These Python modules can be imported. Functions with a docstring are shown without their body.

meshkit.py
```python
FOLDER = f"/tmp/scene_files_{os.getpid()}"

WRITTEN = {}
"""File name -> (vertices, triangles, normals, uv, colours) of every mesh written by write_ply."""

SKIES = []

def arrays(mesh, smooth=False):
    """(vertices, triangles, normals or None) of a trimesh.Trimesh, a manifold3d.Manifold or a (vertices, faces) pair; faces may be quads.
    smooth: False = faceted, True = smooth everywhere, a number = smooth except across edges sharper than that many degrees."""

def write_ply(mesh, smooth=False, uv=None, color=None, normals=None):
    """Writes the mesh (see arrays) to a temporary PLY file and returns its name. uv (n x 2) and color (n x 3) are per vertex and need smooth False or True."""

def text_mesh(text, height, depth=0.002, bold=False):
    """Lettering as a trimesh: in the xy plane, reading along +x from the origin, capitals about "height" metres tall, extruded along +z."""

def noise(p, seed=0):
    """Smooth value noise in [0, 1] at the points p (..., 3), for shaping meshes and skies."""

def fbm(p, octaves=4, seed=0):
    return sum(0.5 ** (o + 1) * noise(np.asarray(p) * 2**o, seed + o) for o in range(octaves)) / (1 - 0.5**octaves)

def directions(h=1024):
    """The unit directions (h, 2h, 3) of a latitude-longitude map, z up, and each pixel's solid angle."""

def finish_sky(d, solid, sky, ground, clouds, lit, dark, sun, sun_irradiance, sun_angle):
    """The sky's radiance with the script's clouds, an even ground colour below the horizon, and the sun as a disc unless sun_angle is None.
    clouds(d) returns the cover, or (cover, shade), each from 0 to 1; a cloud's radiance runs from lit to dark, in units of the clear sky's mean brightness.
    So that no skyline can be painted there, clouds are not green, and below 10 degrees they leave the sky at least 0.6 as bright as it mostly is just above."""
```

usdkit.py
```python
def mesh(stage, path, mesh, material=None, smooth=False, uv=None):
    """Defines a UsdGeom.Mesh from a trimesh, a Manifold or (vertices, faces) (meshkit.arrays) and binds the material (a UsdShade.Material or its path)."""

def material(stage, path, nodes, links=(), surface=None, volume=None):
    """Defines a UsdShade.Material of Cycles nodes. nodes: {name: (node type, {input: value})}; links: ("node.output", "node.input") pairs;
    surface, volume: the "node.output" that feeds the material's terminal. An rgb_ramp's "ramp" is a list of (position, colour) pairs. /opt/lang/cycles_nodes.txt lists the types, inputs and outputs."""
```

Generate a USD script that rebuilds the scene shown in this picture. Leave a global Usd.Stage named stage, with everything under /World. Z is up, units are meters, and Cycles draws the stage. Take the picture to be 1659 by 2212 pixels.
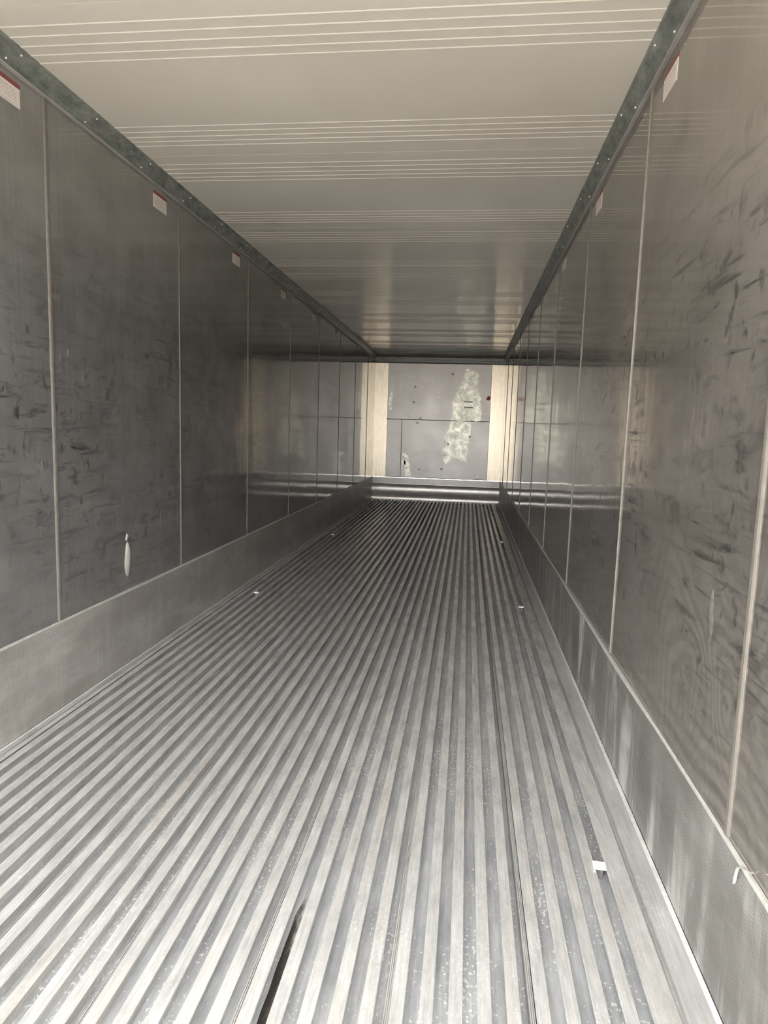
import math, random
import numpy as np, trimesh, usdkit, meshkit
from shapely.geometry import Polygon
from pxr import Usd, UsdGeom, UsdLux, Gf, Sdf

stage = Usd.Stage.CreateInMemory()
UsdGeom.SetStageUpAxis(stage, UsdGeom.Tokens.z)
UsdGeom.SetStageMetersPerUnit(stage, 1.0)
UsdGeom.Xform.Define(stage, '/World')
UsdGeom.Scope.Define(stage, '/World/Looks')

# ------------------------------------------------------------------ camera (solved from the photograph's edges)
CAM = np.array([0.5462, 0.0, 1.2552])
YAW, PITCH, ROLL, FPX = 0.1220, 0.1244, 0.0310, 1427.6
Fw = np.array([-math.sin(YAW)*math.cos(PITCH), math.cos(YAW)*math.cos(PITCH), -math.sin(PITCH)])
R0 = np.array([math.cos(YAW), math.sin(YAW), 0.0]); U0 = np.cross(R0, Fw)
Rt = math.cos(ROLL)*R0 + math.sin(ROLL)*U0; Up = -math.sin(ROLL)*R0 + math.cos(ROLL)*U0
cam = UsdGeom.Camera.Define(stage, '/World/camera')
m = Gf.Matrix4d(*[float(v) for row in ([*Rt, 0], [*Up, 0], [*(-Fw), 0], [*CAM, 1]) for v in row])
cam.AddTransformOp().Set(m)
cam.CreateHorizontalApertureAttr(36.0); cam.CreateVerticalApertureAttr(36.0*2212/1659)
cam.CreateFocalLengthAttr(36.0*FPX/1659)
cam.CreateClippingRangeAttr(Gf.Vec2f(0.02, 500))
cam.CreateExposureAttr(1.05)

# ------------------------------------------------------------------ light: open sky and a high sun over the roof, behind which the yard is sunlit
dome = UsdLux.DomeLight.Define(stage, '/World/sky'); dome.CreateIntensityAttr(2.3); dome.CreateColorAttr(Gf.Vec3f(0.97, 0.985, 1.0))
sun = UsdLux.DistantLight.Define(stage, '/World/sun'); sun.CreateIntensityAttr(5.5); sun.CreateAngleAttr(0.6); sun.CreateColorAttr(Gf.Vec3f(1.0, 0.93, 0.80))
# shines from over the front end (+y) down and towards the open doors (-y)
sun.AddRotateXYZOp().Set(Gf.Vec3f(35.0, 0.0, 12.0))

# ------------------------------------------------------------------ constants
HW, H, L, Y0 = 1.145, 2.561, 11.873, 0.10
HP = 0.40
rng = random.Random(7)

# ------------------------------------------------------------------ helpers
used = {}
def numbered(parent, name):
    k = (parent, name); n = used.get(k, 0); used[k] = n + 1
    return f'{parent}/{name}' if n == 0 else f'{parent}/{name}_{n:03d}'
def setd(prim, **kw):
    for k, v in kw.items():
        if v: prim.SetCustomDataByKey(k, v)
    return prim
def thing(name, label, cat, loc=(0, 0, 0), rz=0.0, group=None, kind=None):
    x = UsdGeom.Xform.Define(stage, numbered('/World', name))
    x.AddTranslateOp().Set(Gf.Vec3d(*map(float, loc)))
    x.AddRotateZOp().Set(float(rz))
    setd(x.GetPrim(), label=label, category=cat, group=group, kind=kind)
    return x
def part(parent, name, mesh, mat, smooth=False, label=None, kind=None, off=(0, 0, 0)):
    p = parent.GetPath().pathString if hasattr(parent, 'GetPath') else parent
    if any(off) and isinstance(mesh, trimesh.Trimesh):
        mesh = mesh.copy(); mesh.apply_translation(off)
    o = usdkit.mesh(stage, numbered(p, name), mesh, mat, smooth=smooth)
    setd(o.GetPrim(), label=label, kind=kind)
    return o
def box(x0, x1, y0, y1, z0, z1):
    b = trimesh.creation.box((x1-x0, y1-y0, z1-z0)); b.apply_translation(((x0+x1)/2, (y0+y1)/2, (z0+z1)/2)); return b
def cat(ms): return trimesh.util.concatenate(ms)
def prism(poly, axis, a, b):
    """Extrudes a 2D outline: axis 'y' takes (x,z), axis 'x' takes (y,z)."""
    e = trimesh.creation.extrude_polygon(Polygon(poly), b - a)
    v = e.vertices.copy()
    if axis == 'y': e.vertices = np.stack([v[:, 0], v[:, 2] + a, v[:, 1]], 1); e.invert()
    else: e.vertices = np.stack([v[:, 2] + a, v[:, 0], v[:, 1]], 1)
    if e.volume < 0: e.invert()
    return e
def grid_sheet(fn, us, vs):
    """fn(u,v)->xyz surface, two-sided thickness left to the caller."""
    P = np.array([[fn(u, v) for v in vs] for u in us]); nu, nv = len(us), len(vs)
    f = []
    for i in range(nu-1):
        for j in range(nv-1):
            a = i*nv+j; f += [[a, a+1, a+nv+1], [a, a+nv+1, a+nv]]
    return trimesh.Trimesh(P.reshape(-1, 3), f, process=False)

# ------------------------------------------------------------------ materials
class MB:
    def __init__(s): s.n = {}; s.l = []; s.k = 0
    def add(s, kind, ins=None, **links):
        s.k += 1; nm = f'n{s.k}'; s.n[nm] = (kind, ins or {})
        for sock, src in links.items(): s.l.append((src, f'{nm}.{sock}'))
        return nm
    def pos(s, scale, loc=(0, 0, 0), rot=(0, 0, 0)):
        g = s.add('geometry')
        return s.add('mapping', {'scale': scale, 'location': loc, 'rotation': rot}, vector=g+'.position') + '.vector'
    def noise(s, scale, sc=1.0, det=3, rough=0.55, loc=(0, 0, 0), dist=0.0, rot=(0, 0, 0)):
        return s.add('noise_texture', {'scale': sc, 'detail': det, 'roughness': rough, 'distortion': dist}, vector=s.pos(scale, loc, rot)) + '.fac'
    def ramp(s, src, stops): return s.add('rgb_ramp', {'ramp': [(p, (c, c, c) if np.ndim(c) == 0 else c) for p, c in stops]}, fac=src) + '.color'
    def val(s, src, lo, hi, a=0.0, b=1.0): return s.add('map_range', {'from_min': lo, 'from_max': hi, 'to_min': a, 'to_max': b, 'clamp': True}, value=src) + '.result'
    def mul(s, a, b): return s.add('math', {'math_type': 'multiply'}, value1=a, value2=b) + '.value'
    def addv(s, a, b): return s.add('math', {'math_type': 'add'}, value1=a, value2=b) + '.value'
    def mx(s, a, b): return s.add('math', {'math_type': 'maximum'}, value1=a, value2=b) + '.value'
    def mixc(s, fac, a, b):
        ins, ln = {}, {}
        for k, v in (('fac', fac), ('a', a), ('b', b)):
            if isinstance(v, str): ln[k] = v
            else: ins[k] = v
        return s.add('mix_color', {'blend_type': 'mix', **ins}, **ln) + '.result'
    def mulc(s, a, b):
        return s.add('mix_color', {'blend_type': 'multiply', 'fac': 1.0}, a=a, b=b) + '.result'
    def bump(s, h, strength, dist, normal=None):
        ln = {'height': h}
        if normal: ln['normal'] = normal
        return s.add('bump', {'strength': strength, 'distance': dist}, **ln) + '.normal'
    def xyz(s):
        g = s.add('geometry'); return s.add('separate_xyz', vector=g+'.position')
    def done(s, name, **kw):
        ins, ln = {}, {}
        for k, v in kw.items():
            if isinstance(v, str): ln[k] = v
            else: ins[k] = v
        p = s.add('principled_bsdf', ins, **ln)
        return usdkit.material(stage, '/World/Looks/' + name, s.n, s.l, surface=p + '.BSDF')

def plain(name, col, rough=0.5, metal=0.0, var=0.12, sc=40):
    b = MB(); n = b.noise((1, 1, 1), sc, 3)
    lo = tuple(c*(1-var) for c in col); hi = tuple(min(1, c*(1+var)) for c in col)
    return b.done(name, base_color=b.ramp(n, [(0.3, lo), (0.7, hi)]), roughness=rough, metallic=metal)

def wall_material(name, seed, tint, scuff_hi, grain):
    b = MB(); o = (seed*3.1, seed*1.7, seed*2.3)
    mott = b.noise((1, 1.0, 1.3), 2.2, 6, 0.62, o)
    col = b.ramp(mott, [(0.30, tuple(c*0.80 for c in tint)), (0.5, tint), (0.72, tuple(min(1, c*1.22) for c in tint))])
    streak = b.noise((1, 46, 0.35), 1.0, 3, 0.6, o)                    # vertical brushing
    col = b.mulc(col, b.ramp(streak, [(0.25, 0.93), (0.75, 1.05)]))
    # scuffs: short rubber marks, mostly at cargo height
    sx = b.xyz()
    band = b.mul(b.val(sx + '.z', 0.25, 0.8), b.val(sx + '.z', 2.15, 1.55))
    mask = b.val(b.noise((1, 1.3, 1.0), 1.3, 3, 0.6, (o[1], o[0], 1)), 0.36, 0.60)
    s1 = b.val(b.noise((1, 5.5, 17), 1.0, 4, 0.62, o, 0.6, (0.35*(1 if seed > 1 else -1), 0, 0)), 0.545, 0.70)
    s2 = b.val(b.noise((1, 17, 11), 1.0, 3, 0.6, (4, 2, 9)), 0.575, 0.70)
    s3 = b.val(b.noise((1, 2.6, 34), 1.0, 3, 0.6, (8, 5, 2)), 0.58, 0.72)
    sc = b.mul(b.mul(b.mx(b.mx(s1, s2), s3), band), b.val(mask, 0, 1, 0.30, 1))
    sc = b.mul(sc, b.val(sx + '.y', 2.0 if grain else 3.2, 4.2 if grain else 5.6, 1.0, 0.22))   # cargo wear is heaviest by the doors
    sc = b.mul(sc, b.val(streak, 0.2, 0.6, scuff_hi*0.5, scuff_hi))
    col = b.mixc(sc, col, (0.05, 0.054, 0.056))
    # pale scratches
    p1 = b.val(b.noise((1, 40, 5), 1.0, 2, 0.5, (1, 7, 3)), 0.745, 0.77)
    col = b.mixc(b.mul(p1, band), col, (0.55, 0.53, 0.48))
    wav = b.noise((1, 7.0, 0.5), 1.0, 2, 0.5, o)
    wav2 = b.noise((1, 1.3, 1.1), 1.0, 2, 0.4, o)
    wav3 = b.noise((1, 30, 0.6), 1.0, 2, 0.5, o)
    nrm = b.bump(wav2, 1.0, 0.006)
    nrm = b.bump(wav, 1.0, 0.0010, nrm)
    nrm = b.bump(wav3, 1.0, 0.0001, nrm)
    if grain:  # moire rings painted into the colour of the lower wall
        gn = b.noise((1, 2.2, 1.5), 1.0, 1.6, 0.45, (o[0], 3.3, 1.1), 0.5)
        g = b.add('math', {'math_type': 'sine'}, value1=b.val(gn, 0.0, 1.0, 0.0, 150.0)) + '.value'
        low = b.mul(b.val(sx + '.z', 1.20, 0.80), b.val(b.noise((1, 1.1, 1.3), 1.0, 2, 0.5, (9, 9, 2)), 0.35, 0.6, 0.25, 1.0))
        dk = b.mul(b.val(g, -0.6, 0.7), b.val(low, 0, 1, 0.0, 0.40))
        col = b.mixc(dk, col, (0.13, 0.122, 0.112))
    rough = b.addv(b.val(mott, 0.3, 0.75, 0.045, 0.085), b.val(sc, 0, 1, 0, 0.25))
    return b.done(name, base_color=col, metallic=0.66, roughness=rough, normal=nrm)

M = {}
M['wall_l'] = wall_material('steel_lining_a', 1, (0.325, 0.319, 0.309), 0.92, False)
M['wall_r'] = wall_material('steel_lining_b', 2, (0.325, 0.297, 0.265), 0.97, True)

def ceiling_material():
    b = MB()
    n = b.noise((1, 1, 1), 1.1, 5, 0.6)
    col = b.ramp(n, [(0.3, (0.60, 0.565, 0.505)), (0.7, (0.65, 0.62, 0.56))])
    st = b.val(b.noise((3, 9, 1), 1.0, 4, 0.65, (3, 4, 5)), 0.68, 0.80, 0, 0.35)
    col = b.mixc(st, col, (0.36, 0.345, 0.33))
    wav = b.noise((7, 0.5, 1), 1.0, 2, 0.5); w2 = b.noise((1, 1, 1), 2.0, 2, 0.4)
    nrm = b.bump(w2, 1.0, 0.0025); nrm = b.bump(wav, 1.0, 0.0006, nrm)
    return b.done('painted_ceiling', base_color=col, roughness=b.val(n, 0.3, 0.7, 0.08, 0.13), normal=nrm, specular_ior_level=0.6)
M['ceil'] = ceiling_material()

def alu(name, lo, hi, metal, ro, speck, seed=0.0, tan=0.3):
    b = MB()
    n = b.noise((16, 4.5, 16), 1.0, 6, 0.72, (seed, seed*2, 0))
    col = b.ramp(n, [(0.28, lo), (0.72, hi)])
    fine = b.noise((160, 5, 60), 1.0, 3, 0.6, (seed, 0, 2))
    col = b.mulc(col, b.ramp(fine, [(0.25, 0.80), (0.7, 1.08)]))
    t = b.val(b.noise((5, 1.1, 5), 1.0, 5, 0.65, (seed, 5, 1)), 0.52, 0.75, 0, tan)
    col = b.mixc(t, col, (0.50, 0.40, 0.30))
    d = b.val(b.noise((9, 2.2, 9), 1.0, 5, 0.7, (seed+3, 1, 8)), 0.60, 0.75, 0, 0.22)
    col = b.mixc(d, col, (0.22, 0.22, 0.215))
    if speck:
        v = b.noise((120, 85, 120), 1.0, 2, 0.5, (seed, 1, 4))
        gate = b.val(b.noise((7, 1.8, 7), 1.0, 4, 0.7, (2, 9, 1)), 0.42, 0.62, -0.12, 0.06)
        cmp = b.val(b.addv(v, gate), 0.60, 0.66)
        col = b.mixc(b.mul(cmp, b.val(fine, 0.3, 0.6, speck*0.6, speck)), col, (0.86, 0.85, 0.82))
    nrm = b.bump(fine, 0.15, 0.0003)
    return b.done(name, base_color=col, metallic=metal, roughness=b.val(n, 0.3, 0.7, ro, ro+0.14), normal=nrm)
M['bar'] = [alu(f'floor_bar_metal_{i}', (0.44, 0.433, 0.415), (0.60, 0.591, 0.565), 0.42, 0.26, 0.45 if i == 1 else 0.25, i*3.7, 0.10 + 0.14*i) for i in range(3)]
M['pan'] = alu('floor_pan_metal', (0.31, 0.317, 0.324), (0.60, 0.605, 0.60), 0.25, 0.38, 0.85, 11, 0.25)
M['edge'] = alu('floor_edge_metal', (0.31, 0.305, 0.29), (0.46, 0.45, 0.43), 0.3, 0.42, 0.15, 5, 0.2)

def kick_material(name, seed, amt):
    b = MB()
    n = b.noise((1, 1.1, 3), 1.6, 5, 0.62, (seed, seed, seed))
    g_ = 1.55 if amt < 0.5 else 0.95
    col = b.ramp(n, [(p_, tuple(c*g_ for c in cc)) for p_, cc in ((0.28, (0.17, 0.160, 0.145)), (0.5, (0.22, 0.209, 0.192)), (0.74, (0.31, 0.30, 0.28)))])
    s = b.val(b.noise((1, 7, 1.0), 1.0, 6, 0.72, (seed, 2, 6), 0.5), 0.50, 0.62)
    sx = b.xyz()
    nearer = b.noise((1, 0.8, 2.5), 1.0, 3, 0.6, (seed, 1, 1))
    s = b.mul(s, b.val(nearer, 0.38, 0.58, 0.12*amt, 0.9*amt))
    col = b.mixc(s, col, (0.64, 0.63, 0.585))
    d = b.val(b.noise((1, 9, 5), 1.0, 4, 0.6, (seed, 8, 2)), 0.64, 0.74, 0, 0.35)
    col = b.mixc(d, col, (0.16, 0.155, 0.15))
    # embossed ridge pattern of the scuff plate
    rid = b.add('wave_texture', {'wave_type': 'bands', 'bands_direction': 'z', 'scale': 1.0, 'distortion': 0.6, 'detail': 1.0}, vector=b.pos((1, 4, 36)))
    rid2 = b.add('wave_texture', {'wave_type': 'bands', 'bands_direction': 'y', 'scale': 1.0, 'distortion': 0.4, 'detail': 1.0}, vector=b.pos((1, 22, 6)))
    hgt = b.mul(rid + '.fac', b.val(rid2 + '.fac', 0, 1, 0.55, 1.0))
    col = b.mulc(col, b.ramp(hgt, [(0.1, 0.86), (0.8, 1.08)]))
    nrm = b.bump(hgt, 0.55, 0.0016)
    return b.done(name, base_color=col, metallic=0.4, roughness=0.4, normal=nrm)
M['kick_l'] = kick_material('scuff_plate_a', 1.3, 0.15)
M['kick_r'] = kick_material('scuff_plate_b', 6.1, 1.0)
M['lip'] = plain('scuff_plate_lip', (0.46, 0.45, 0.41), 0.45, 0.3)
M['joint'] = plain('joint_sealant', (0.150, 0.136, 0.118), 0.5, 0.1)
M['joint_dark'] = plain('joint_dark_strip', (0.11, 0.104, 0.094), 0.45, 0.2)  # same joint strip in a darker colour, used further down the walls
def galv():
    b = MB()
    n = b.add('voronoi_texture', {'scale': 1.0}, vector=b.pos((26, 14, 26)))
    n2 = b.noise((26, 12, 26), 1.0, 5, 0.70)
    col = b.ramp(n2, [(0.3, (0.13, 0.143, 0.134)), (0.70, (0.28, 0.298, 0.28))])
    bw = b.add('rgb_to_bw', color=n + '.color') + '.val'
    col = b.mulc(col, b.ramp(bw, [(0.1, 0.84), (0.9, 1.10)]))
    return b.done('galvanised_corner_trim', base_color=col, metallic=0.3, roughness=b.val(n2, 0.3, 0.7, 0.3, 0.42))
M['trim'] = galv()
M['edge_bright'] = plain('edge_lip_pale', (0.66, 0.65, 0.62), 0.35, 0.3)  # paler colour along the top of the floor edge channel
M['chip'] = plain('chipped_bright_edge', (0.72, 0.69, 0.62), 0.3, 0.85)
M['mark'] = plain('dark_mark', (0.075, 0.066, 0.06), 0.4, 0.6)
M['rivet'] = plain('rivet_metal', (0.52, 0.50, 0.455), 0.35, 0.4)
def end_sheet():
    b = MB(); n = b.noise((1.2, 1, 1.2), 1.6, 5, 0.6)
    col = b.ramp(n, [(0.3, (0.165, 0.152, 0.140)), (0.7, (0.22, 0.205, 0.19))])
    m = b.val(b.noise((14, 1, 22), 1.0, 4, 0.65, (7, 2, 4)), 0.68, 0.74, 0, 0.7)
    col = b.mixc(m, col, (0.10, 0.09, 0.085))
    w = b.noise((3, 1, 2), 1.0, 3, 0.5)
    return b.done('end_wall_sheet', base_color=col, metallic=0.6, roughness=b.val(n, 0.3, 0.7, 0.30, 0.4), normal=b.bump(w, 1.0, 0.003))
M['end'] = end_sheet()
def end_strip():
    b = MB(); n = b.noise((22, 1, 3), 1.0, 5, 0.65)
    col = b.ramp(n, [(0.3, (0.25, 0.215, 0.168)), (0.7, (0.40, 0.348, 0.275))])
    m = b.val(b.noise((9, 1, 30), 1.0, 3, 0.6, (1, 2, 3)), 0.66, 0.73, 0, 0.7)
    col = b.mixc(m, col, (0.20, 0.17, 0.14))
    return b.done('end_wall_bare_strip', base_color=col, metallic=0.85, roughness=b.val(n, 0.3, 0.7, 0.26, 0.36))
M['strip'] = end_strip()
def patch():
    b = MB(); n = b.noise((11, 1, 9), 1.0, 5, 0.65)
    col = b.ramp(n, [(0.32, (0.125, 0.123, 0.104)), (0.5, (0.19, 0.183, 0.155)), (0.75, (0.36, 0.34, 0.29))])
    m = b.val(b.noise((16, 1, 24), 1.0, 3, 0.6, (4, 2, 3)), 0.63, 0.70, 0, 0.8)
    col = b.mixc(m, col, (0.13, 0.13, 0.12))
    return b.done('end_wall_mottled_metal', base_color=col, metallic=0.8, roughness=0.3, normal=b.bump(n, 1.0, 0.006))
M['patch'] = patch()  # mottled metal, more metallic than the sheet around it
M['header'] = plain('header_rail_metal', (0.042, 0.045, 0.034), 0.35, 0.2)
M['header_dark'] = plain('header_gap_dark', (0.035, 0.035, 0.03), 0.5, 0.3)
M['cover'] = plain('bottom_cover_metal', (0.50, 0.465, 0.425), 0.36, 0.5, 0.10, 9)
M['seam_dark'] = plain('seam_dark', (0.06, 0.055, 0.05), 0.5, 0.2)
M['red'] = plain('red_smear', (0.35, 0.03, 0.05), 0.5)
M['sticker'] = plain('sticker_white', (0.60, 0.565, 0.52), 0.4, 0, 0.04)
M['sticker_red'] = plain('sticker_red', (0.20, 0.045, 0.052), 0.4, 0, 0.1)
M['sticker_print'] = plain('sticker_print', (0.50, 0.39, 0.37), 0.4, 0, 0.1)
M['white'] = plain('white_plastic', (0.92, 0.92, 0.91), 0.35, 0, 0.03)
M['stem_shade'] = plain('tab_stem_shade', (0.16, 0.155, 0.15), 0.6, 0, 0.1)  # dark stem colour stands in for the shadow under the white cap
M['dent'] = plain('dent_bare_metal', (0.29, 0.28, 0.255), 0.4, 0.35, 0.08, 12)
def grime():
    b = MB(); n = b.noise((70, 22, 70), 1.0, 5, 0.72); sx = b.xyz()
    f = b.addv(n, b.addv(b.val(sx + '.x', 0.153, 0.182, -0.14, 0.34), b.val(sx + '.y', 1.40, 1.70, 0.0, 0.40)))
    return b.done('black_grime', base_color=b.ramp(f, [(0.44, (0.018, 0.014, 0.011)), (0.62, (0.06, 0.05, 0.04)), (0.76, (0.24, 0.225, 0.205)), (0.88, (0.42, 0.41, 0.39))]), roughness=0.7, normal=b.bump(n, 1.0, 0.003))
M['grime'] = grime()
M['ground'] = plain('yard_concrete', (0.44, 0.39, 0.32), 0.85, 0, 0.15, 1.5)

# ------------------------------------------------------------------ the setting
YE = L                                                                   # end wall plane
ground = usdkit.mesh(stage, numbered('/World', 'ground'), box(-60, 60, -60, 60, -0.45, -0.20), M['ground'])
setd(ground.GetPrim(), label='pale concrete yard outside the open container doors', category='ground', kind='structure')

# floor: pan, T-section rails in sections of five, seam strips, edge channels
floor = thing('floor', 'ribbed aluminium floor of long rails running the whole length', 'floor', kind='structure')
GD = 0.042                                                               # groove depth
part(floor, 'floor_pan', box(-HW-0.02, HW+0.02, Y0, YE+0.02, -GD-0.03, -GD), M['pan'])
PITCH_X = 0.0637
centers = [0.4490 + PITCH_X*k for k in range(-24, 9)]
def tee(c, w=0.0315, y0=Y0, y1=YE-0.035):
    h = w/2; t = 0.0036; wb = 0.004
    return prism([(c-h, -0.0012), (c-h+0.0012, 0), (c+h-0.0012, 0), (c+h, -0.0012), (c+h, -t), (c+wb, -t-0.002), (c+wb, -GD+0.003), (c+wb+0.003, -GD+0.0002),
                  (c-wb-0.003, -GD+0.0002), (c-wb, -GD+0.003), (c-wb, -t-0.002), (c-h, -t)], 'y', y0, y1)
for i, c in enumerate(centers):
    part(floor, 'floor_rail', tee(c, 0.0315 + rng.uniform(-0.0006, 0.0006)), M['bar'][(i*7) % 3 if i % 5 else 0])
part(floor, 'floor_rail', tee(1.035, 0.060), M['bar'][2])
part(floor, 'floor_rail', tee(-1.1165, 0.022), M['bar'][0])
for k in range(-24, 9):                                                  # interlocking seams between extruded sections
    if (k % 5) == 0:
        c = 0.4490 + PITCH_X*k - 0.0225
        z = -0.010
        part(floor, 'seam_strip', cat([box(c-0.0062, c+0.0062, Y0, YE-0.04, -GD+0.0005, z-0.003)] + [box(c-0.0045+0.0045*j-0.0012, c-0.0045+0.0045*j+0.0012, Y0, YE-0.04, z-0.0031, z) for j in range(3)]), M['edge'])
for s in (-1, 1):
    e = [(s*1.066, -0.014), (s*1.079, -0.014), (s*1.081, -0.004), (s*1.1225, -0.004), (s*1.1255, 0.027), (s*1.138, 0.027), (s*1.138, -GD+0.001), (s*1.066, -GD+0.001)]
    if s < 0:
        e = [(-1.131, -GD+0.001), (-1.131, 0.018), (-1.138, 0.018), (-1.138, -GD+0.001)]
    part(floor, 'edge_channel', prism(e, 'y', Y0, YE-0.02), M['edge'])
    xa, xb, zt = (-1.138, -1.131, 0.018) if s < 0 else (1.1255, 1.138, 0.027)
    part(floor, 'edge_lip', box(xa, xb, Y0, YE-0.02, zt+0.0002, zt+0.0017), M['edge_bright'])
# damp black grime lying in one groove near the doors
def grime_fn():
    c0 = 0.1305 + PITCH_X*0.0; n = 40; us = np.linspace(0.60, 1.70, n); P = []
    r = np.random.default_rng(3)
    for u in us:
        w = 0.0155*min(1, (1.705-u)/0.12)
        for t in np.linspace(-1, 1, 5):
            P.append((0.1624 + t*w + r.normal(0, 0.0006), u, -GD + 0.0006 + (1-t*t)*0.0016))
    f = []
    for i in range(n-1):
        for j in range(4):
            a = i*5+j; f += [[a, a+1, a+6], [a, a+6, a+5]]
    mesh = trimesh.Trimesh(np.array(P), f, process=False)
    if mesh.face_normals[:, 2].mean() < 0: mesh.invert()
    return mesh
part(floor, 'grime_streak', grime_fn(), M['grime'], smooth=40, label='black damp grime lying in a groove')

# side walls: steel sheets with raised joint strips
def side_wall(s, name, mat, joints, label):
    w = thing(name, label, 'wall', kind='structure')
    ys = [Y0] + joints + [YE]
    for a, b_ in zip(ys[:-1], ys[1:]):
        xs = sorted((s*HW, s*(HW+0.045)))
        part(w, 'panel', box(xs[0], xs[1], a+0.002, b_-0.002, -0.06, H+0.02), mat)
    for i, y in enumerate(joints):
        hw = 0.011 if (s < 0 and i < 2) or (s > 0 and i == 0) else (0.0045 if s < 0 else 0.003)
        prof = [(s*(HW+0.004), y-hw), (s*(HW-0.0025), y-hw), (s*(HW-0.0050), y-hw*0.55), (s*(HW-0.0050), y+hw*0.55), (s*(HW-0.0025), y+hw), (s*(HW+0.004), y+hw)]
        e = trimesh.creation.extrude_polygon(Polygon(prof), H-0.06-HP-0.008); e.apply_translation((0, 0, HP+0.004))
        part(w, 'joint_strip', e, M['joint'] if i < 2 else M['joint_dark'])
    return w
wl = side_wall(-1, 'wall_left', M['wall_l'], [1.34+1.21*k for k in range(9)], 'dark grey steel side wall with an almond-shaped bright dent')
wr = side_wall(1, 'wall_right', M['wall_r'], [1.425+1.20*k for k in range(9)], 'scuffed brownish steel side wall with grain-like moire pattern')

def dent(y, z, hy, hz, x, out, n=15):
    us = np.linspace(-1, 1, n); vs = np.linspace(-1, 1, 9)
    def fn(u, v):
        wv = hy*math.sqrt(max(0, 1-u*u))*(1-0.15*u)
        return (x + out*(1-v*v)*math.sqrt(max(0, 1-u*u)), y + v*wv + 0.004*math.sin(3*u), z + u*hz)
    g = grid_sheet(fn, us, vs)
    if (g.face_normals[:, 0].mean() > 0) != (out > 0): g.invert()
    return g
part(wl, 'dent', dent(3.122, 0.560, 0.026, 0.092, -HW-0.0005, 0.016), M['dent'], smooth=60, label='bright almond-shaped bulge in the steel')
part(wl, 'dent', dent(3.118, 0.672, 0.010, 0.020, -HW-0.0005, 0.008), M['dent'], smooth=60, label='small pale nick above the bulge')
part(wr, 'dent', dent(1.635, 0.835, 0.020, 0.070, HW+0.0005, -0.0045), M['wall_r'], smooth=60, label='shallow raised dent in the steel')

# scuff plates along both walls
def kick(s, name, mat, label):
    w = thing(name, label, 'kick plate', kind='structure')
    ys = np.linspace(Y0, YE-0.012, 120)
    def bulge(y): return 0.004 + 0.0035*math.sin(y*2.3 + s) + 0.0025*math.sin(y*5.1 + 2*s)
    zs = [-GD+0.002, 0.05, 0.2, HP-0.006]
    def fr(y, z): return s*(HW - 0.0045 - max(0, bulge(y))*(max(0, z)/HP)**1.5)
    front = grid_sheet(lambda y, z: (fr(y, z), y, z), ys, zs)
    back = grid_sheet(lambda y, z: (s*(HW-0.001), y, z), ys, zs)
    for g, sg in ((front, -s), (back, s)):
        if np.sign(g.face_normals[:, 0].mean()) != sg: g.invert()
    part(w, 'scuff_plate', cat([front, back]), mat, smooth=30)
    pts = [(lambda y: s*(HW-0.001), HP-0.006), (lambda y: fr(y, HP-0.006) - s*0.0012, HP-0.008), (lambda y: fr(y, HP)-s*0.0016, HP-0.002), (lambda y: fr(y, HP)+s*0.001, HP+0.002), (lambda y: s*(HW-0.001), HP+0.002)]
    lip = grid_sheet(lambda y, k: (pts[int(k)][0](y), y, pts[int(k)][1]), ys, range(5))
    if (lip.face_normals[:, 0].mean() > 0) != (s < 0): lip.invert()
    part(w, 'top_lip', lip, M['lip'], smooth=50)
    return w
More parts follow.
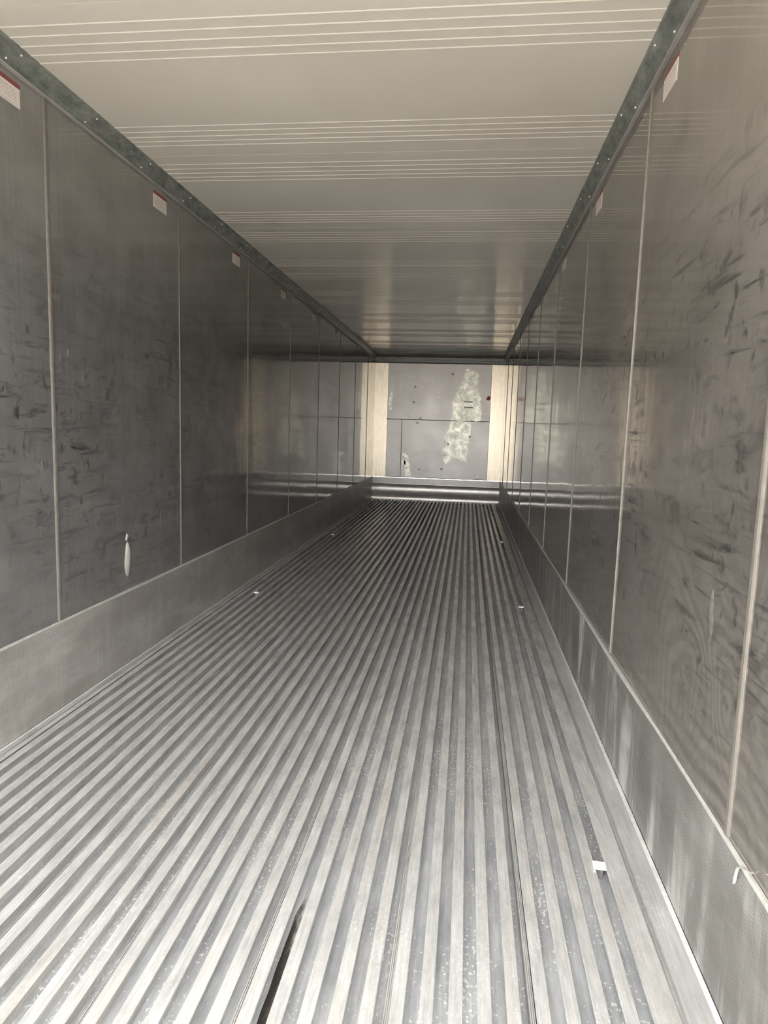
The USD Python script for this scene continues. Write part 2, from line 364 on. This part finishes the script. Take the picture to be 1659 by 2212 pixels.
kick(-1, 'baseboard_left', M['kick_l'], 'embossed grey scuff plate under the dented side wall')
kick(1, 'baseboard_right', M['kick_r'], 'embossed scuff plate with white streaks under the brownish side wall')

# ceiling: sheets with five beads on each side of every seam
ceil = thing('ceiling', 'glossy off-white ceiling with groups of cross beads', 'ceiling', kind='structure')
seams = [3.295-1.168*2 + 1.168*k for k in range(0, 10)]
ys = [Y0] + [y for y in seams if y > Y0+0.05] + [YE]
for a, b_ in zip(ys[:-1], ys[1:]):
    p = part(ceil, 'panel', box(-HW-0.02, HW+0.02, a+0.0015, b_-0.0015, H, H+0.05), M['ceil'])
    beads = [a + d for d in (0.108, 0.165, 0.222, 0.277, 0.329)] + [b_ - d for d in (0.115, 0.163, 0.210, 0.262, 0.314)]
    if a == Y0: beads = [y for y in beads if y > a + 0.05]
    if b_ == YE: beads = beads[:5] if b_-a > 0.4 else []
    for y in beads:
        part(p, 'bead', prism([(y-0.009, H+0.004), (y-0.009, H), (y-0.0045, H-0.0017), (y+0.0035, H-0.0017), (y+0.006, H), (y+0.006, H+0.004)], 'x', -HW+0.05, HW-0.05), M['ceil'])

# corner trims with rivets
def corner(s, name, label, up0, lo0):
    t = thing(name, label, 'corner trim', kind='structure')
    prof = [(s*(HW-0.055), H-0.0005), (s*(HW-0.052), H-0.010), (s*(HW-0.014), H-0.058), (s*(HW-0.010), H-0.064), (s*(HW-0.0005), H-0.064), (s*(HW-0.0005), H-0.0005)]
    part(t, 'corner_strip', prism(prof, 'y', Y0, YE-0.05), M['trim'])
    part(t, 'bottom_flange', box(*sorted((s*(HW-0.0145), s*(HW-0.0005))), Y0, YE-0.05, H-0.072, H-0.0645), M['edge'], label='pale folded bottom edge')
    for y0, (xo, zo) in ((up0, (0.045, 0.0195)), (lo0, (0.0195, 0.0515))):
        for k in range(22):
            y = y0 + 0.4875*k
            if not Y0+0.05 < y < YE-0.1: continue
            sp = trimesh.creation.icosphere(1, 0.0048); sp.apply_translation((s*(HW-xo), y, H-zo))
            part(t, 'rivet', sp, M['rivet'], smooth=60)
    return t
corner(-1, 'trim_1', 'galvanised corner trim along the top of the dented wall', 0.898, 0.850)
corner(1, 'trim_2', 'mottled galvanised corner trim along the top of the brownish wall', 0.985, 0.853)

# end wall
wb = thing('wall_back', 'steel end wall with two bright bare strips and a central grey sheet', 'wall', kind='structure')
part(wb, 'wall_core', box(-HW-0.045, HW+0.045, YE+0.004, YE+0.06, -0.06, H+0.02), M['seam_dark'])
part(wb, 'side_strip', box(-HW+0.001, -0.905, YE-0.002, YE+0.004, 0.405, 2.43), M['strip'], label='bright bare metal strip')
part(wb, 'side_strip', box(0.912, HW-0.001, YE-0.002, YE+0.004, 0.405, 2.43), M['strip'], label='bright bare metal strip')
part(wb, 'sheet', box(-0.900, 0.907, YE-0.008, YE+0.003, 1.449, 2.425), M['end'])
part(wb, 'sheet', box(-0.900, -0.640, YE-0.008, YE+0.003, 0.418, 1.437), M['end'])
part(wb, 'sheet', box(-0.630, 0.907, YE-0.008, YE+0.003, 0.418, 1.437), M['end'])
def blob(name, pts, mat, depth, label=None, rough=0.02, seed=1):
    r = np.random.default_rng(seed); P = np.array(pts, float); out = []
    for a, b_ in zip(P, np.roll(P, -1, 0)):
        n = max(2, int(np.hypot(*(b_-a))/0.04))
        for k in range(n):
            out.append(a + (b_-a)*k/n + (r.normal(0, rough, 2) if k else 0))
    poly = Polygon(out).buffer(0.006).buffer(0)
    if poly.geom_type != 'Polygon': poly = max(poly.geoms, key=lambda g: g.area)
    e = trimesh.creation.extrude_polygon(poly, depth); v = e.vertices.copy()
    e.vertices = np.stack([v[:, 0], YE-0.008 - v[:, 2], v[:, 1]], 1)
    if e.volume < 0: e.invert()
    return part(wb, name, e, mat, label=label)
blob('mottled_patch', [(0.47, 2.37), (0.67, 2.275), (0.686, 1.94), (0.74, 1.84), (0.755, 1.456), (0.575, 1.456), (0.257, 1.456), (0.256, 1.73), (0.30, 1.857), (0.41, 2.126)], M['patch'], 0.0015, 'shiny mottled patch on the grey sheet', 0.012, 1)
blob('mottled_patch', [(0.257, 1.43), (0.58, 1.43), (0.575, 1.206), (0.536, 0.98), (0.536, 0.72), (0.33, 0.80), (0.15, 0.65), (0.117, 0.94), (0.157, 1.19)], M['patch'], 0.0015, 'shiny mottled patch on the grey sheet', 0.014, 2)
blob('mottled_patch', [(-0.579, 0.846), (-0.513, 0.80), (-0.438, 0.43), (-0.545, 0.43)], M['patch'], 0.0012, None, 0.010, 3)
blob('mottled_patch', [(-0.60, 0.70), (-0.56, 0.71), (-0.55, 0.64), (-0.59, 0.62)], M['patch'], 0.0012, None, 0.006, 3)
blob('red_smear', [(0.840, 1.83), (0.880, 1.815), (0.905, 1.85), (0.896, 1.885), (0.862, 1.872)], M['red'], 0.0022, 'dark red smear', 0.003, 4)
for i, (x, z) in enumerate([(-0.895, 1.445), (-0.313, 1.468), (-0.36, 1.387), (0.23, 2.254), (-0.42, 2.02), (-0.436, 1.753), (0.20, 1.03), (0.577, 1.17), (0.10, 0.58), (-0.30, 0.56)]):
    blob('dark_mark', [(x-0.014, z-0.006), (x+0.012, z-0.010), (x+0.017, z+0.007), (x-0.007, z+0.011)], M['mark'], 0.0024, None, 0.004, 10+i)
for z in (1.778, 1.681): blob('dark_mark', [(0.46, z-0.006), (0.60, z-0.004), (0.60, z+0.006), (0.46, z+0.008)], M['mark'], 0.0026, None, 0.003, 31)
for i in range(4):                                                       # small punched vent by the strip
    part(wb, 'vent_plate', box(-0.885, -0.825, YE-0.011, YE-0.0075, 1.612+0.074*i, 1.675+0.074*i), M['patch'])
for x, z in [(-0.006, 1.85), (0.028, 1.606), (-0.052, 1.58), (0.844, 1.40), (0.744, 0.471), (0.02, 1.64)]:
    s_ = trimesh.creation.icosphere(2, 0.012); s_.apply_scale((1, 0.25, 1)); s_.apply_translation((x, YE-0.008, z)); part(wb, 'rivet', s_, M['chip'], smooth=60)
# header rail: stacked bands
for z0, z1, d, mt in ((2.425, 2.440, 0.075, 'header_dark'), (2.440, 2.478, 0.060, 'header'), (2.478, 2.486, 0.080, 'edge'), (2.486, 2.526, 0.060, 'header'), (2.526, 2.559, 0.045, 'header_dark')):
    part(wb, 'header_rail', box(-HW+0.003, HW-0.003, YE-d, YE-0.0085 if z0 < 2.43 else YE+0.003, z0+0.0003, z1-0.0003), M[mt])
# bottom ledge and the rolled cover over the air opening
part(wb, 'ledge', box(-HW+0.004, HW-0.004, YE-0.022, YE+0.003, 0.396, 0.410), M['chip'], label='bright chipped ledge')
prof = [(YE+0.003, 0.395), (YE-0.014, 0.395), (YE-0.020, 0.285)]
for k in range(1, 15):
    a = math.radians(158*k/14)
    prof.append((YE-0.020 - 0.050*math.sin(a), 0.187 + 0.098*math.cos(a)))
for k in range(1, 13):
    a = math.radians(22 + 128*k/12)
    prof.append((YE-0.020 - 0.062*math.sin(a), 0.020 + 0.088*math.cos(a)))
prof += [(YE+0.003, -0.058)]
part(wb, 'base_sheet', box(-HW+0.006, HW-0.006, YE-0.026, YE-0.0205, 0.290, 0.394), M['end'])
part(wb, 'rolled_cover', prism(prof, 'x', -HW+0.006, HW-0.006), M['cover'], smooth=35, label='rolled shiny metal cover')

# ------------------------------------------------------------------ warning stickers
ORD = ['first', 'second', 'third', 'fourth', 'fifth', 'sixth']
def sticker(s, y, z0, label, seed, tilt=0.0):
    x = s*HW
    t = thing('warning_sticker', label, 'sticker', (x, y, z0), group='warning stickers along the side walls')
    o = -s
    def slab(y0, y1, za, zb, a, b_): return box(*sorted((o*a, o*b_)), y0, y1, za, zb)
    part(t, 'backing', slab(-0.075, 0.075, 0, 0.068, 0.0002, 0.0016), M['sticker'])
    part(t, 'red_band', slab(-0.077, 0.077, 0.0685, 0.084, 0.0002, 0.0018), M['sticker_red'], label='dark red top band')
    r = random.Random(seed); ms = []
    for i, zz in enumerate((0.052, 0.041, 0.030, 0.019)):
        y0 = -0.052
        while y0 < 0.05:
            wdt = r.uniform(0.008, 0.02)
            ms.append(slab(y0, min(0.056, y0+wdt), zz, zz+r.choice((0.004, 0.0065)), 0.0014, 0.0019)); y0 += wdt + r.uniform(0.003, 0.007)
    ms.append(slab(-0.06, 0.06, 0.006, 0.009, 0.0014, 0.0019))
    part(t, 'print', cat(ms), M['sticker_print'], label='faded illegible print')
for i, (y, z) in enumerate([(2.330, 2.380), (3.528, 2.378), (4.712, 2.382), (5.925, 2.382), (7.115, 2.382), (8.32, 2.382)]):
    sticker(-1, y, z, f'white sticker with red top band, {ORD[i]} from the doors on the dented wall', i)
for i, (y, z) in enumerate([(2.395, 2.372), (3.585, 2.370), (4.80, 2.372), (6.01, 2.372)]):
    sticker(1, y, z, f'white sticker with red top band, {ORD[i]} from the doors on the brownish wall', 20+i)

# ------------------------------------------------------------------ white tabs bridging a groove
def rbox(x, y, z, r):
    import manifold3d as m3
    s = m3.Manifold.sphere(r, 12); c = [s.translate((sx*(x/2-r), sy*(y/2-r), sz*(z/2-r))) for sx in (-1, 1) for sy in (-1, 1) for sz in (-1, 1)]
    return m3.Manifold.batch_hull(c)
def tab(x, y, rz, label, sc=1.0):
    t = thing('floor_tab', label, 'plastic tab', (x, y, 0.0), rz, group='white tabs across the floor grooves')
    cap = meshkit.arrays(rbox(0.037*sc, 0.034*sc, 0.006, 0.0016), False)
    cm = trimesh.Trimesh(cap[0], cap[1], process=False); cm.apply_translation((0, 0, 0.0045))
    part(t, 'cap', cm, M['white'])
    part(t, 'stem', box(-0.012, 0.012, 0.005, 0.014, -GD+0.001, 0.002), M['stem_shade'])
for i, (y, rz) in enumerate([(1.866, -4), (4.783, 3), (7.675, -3), (10.53, 2)]):
    tab(0.9865, y, rz, f'small white tab bridging a groove, {ORD[i]} from the doors beside the brownish wall')
for i, (y, rz) in enumerate([(4.725, 5), (7.596, -4), (10.35, 2)]):
    tab(0.4490 - PITCH_X*22.5, y, rz, f'small white tab bridging a groove, {ORD[i]} from the doors beside the dented wall', 0.9)

# curled pale strip hooked over the scuff plate
pts = np.array([(HW-0.0135, 1.268, 0.452-0.028), (HW-0.017, 1.285, 0.430-0.012), (HW-0.020, 1.302, 0.412), (HW-0.019, 1.318, 0.397), (HW-0.016, 1.330, 0.375), (HW-0.0155, 1.336, 0.352)])
from scipy.interpolate import CubicSpline
cs = CubicSpline(np.linspace(0, 1, len(pts)), pts); path = cs(np.linspace(0, 1, 22))
strip = trimesh.creation.sweep_polygon(Polygon([(-0.0028, -0.0007), (0.0028, -0.0007), (0.0028, 0.0007), (-0.0028, 0.0007)]), path)
o = usdkit.mesh(stage, numbered('/World', 'plastic_strip'), strip, M['lip'], smooth=40)
setd(o.GetPrim(), label='curled off-white plastic strip hanging over the streaked scuff plate', category='plastic strip')
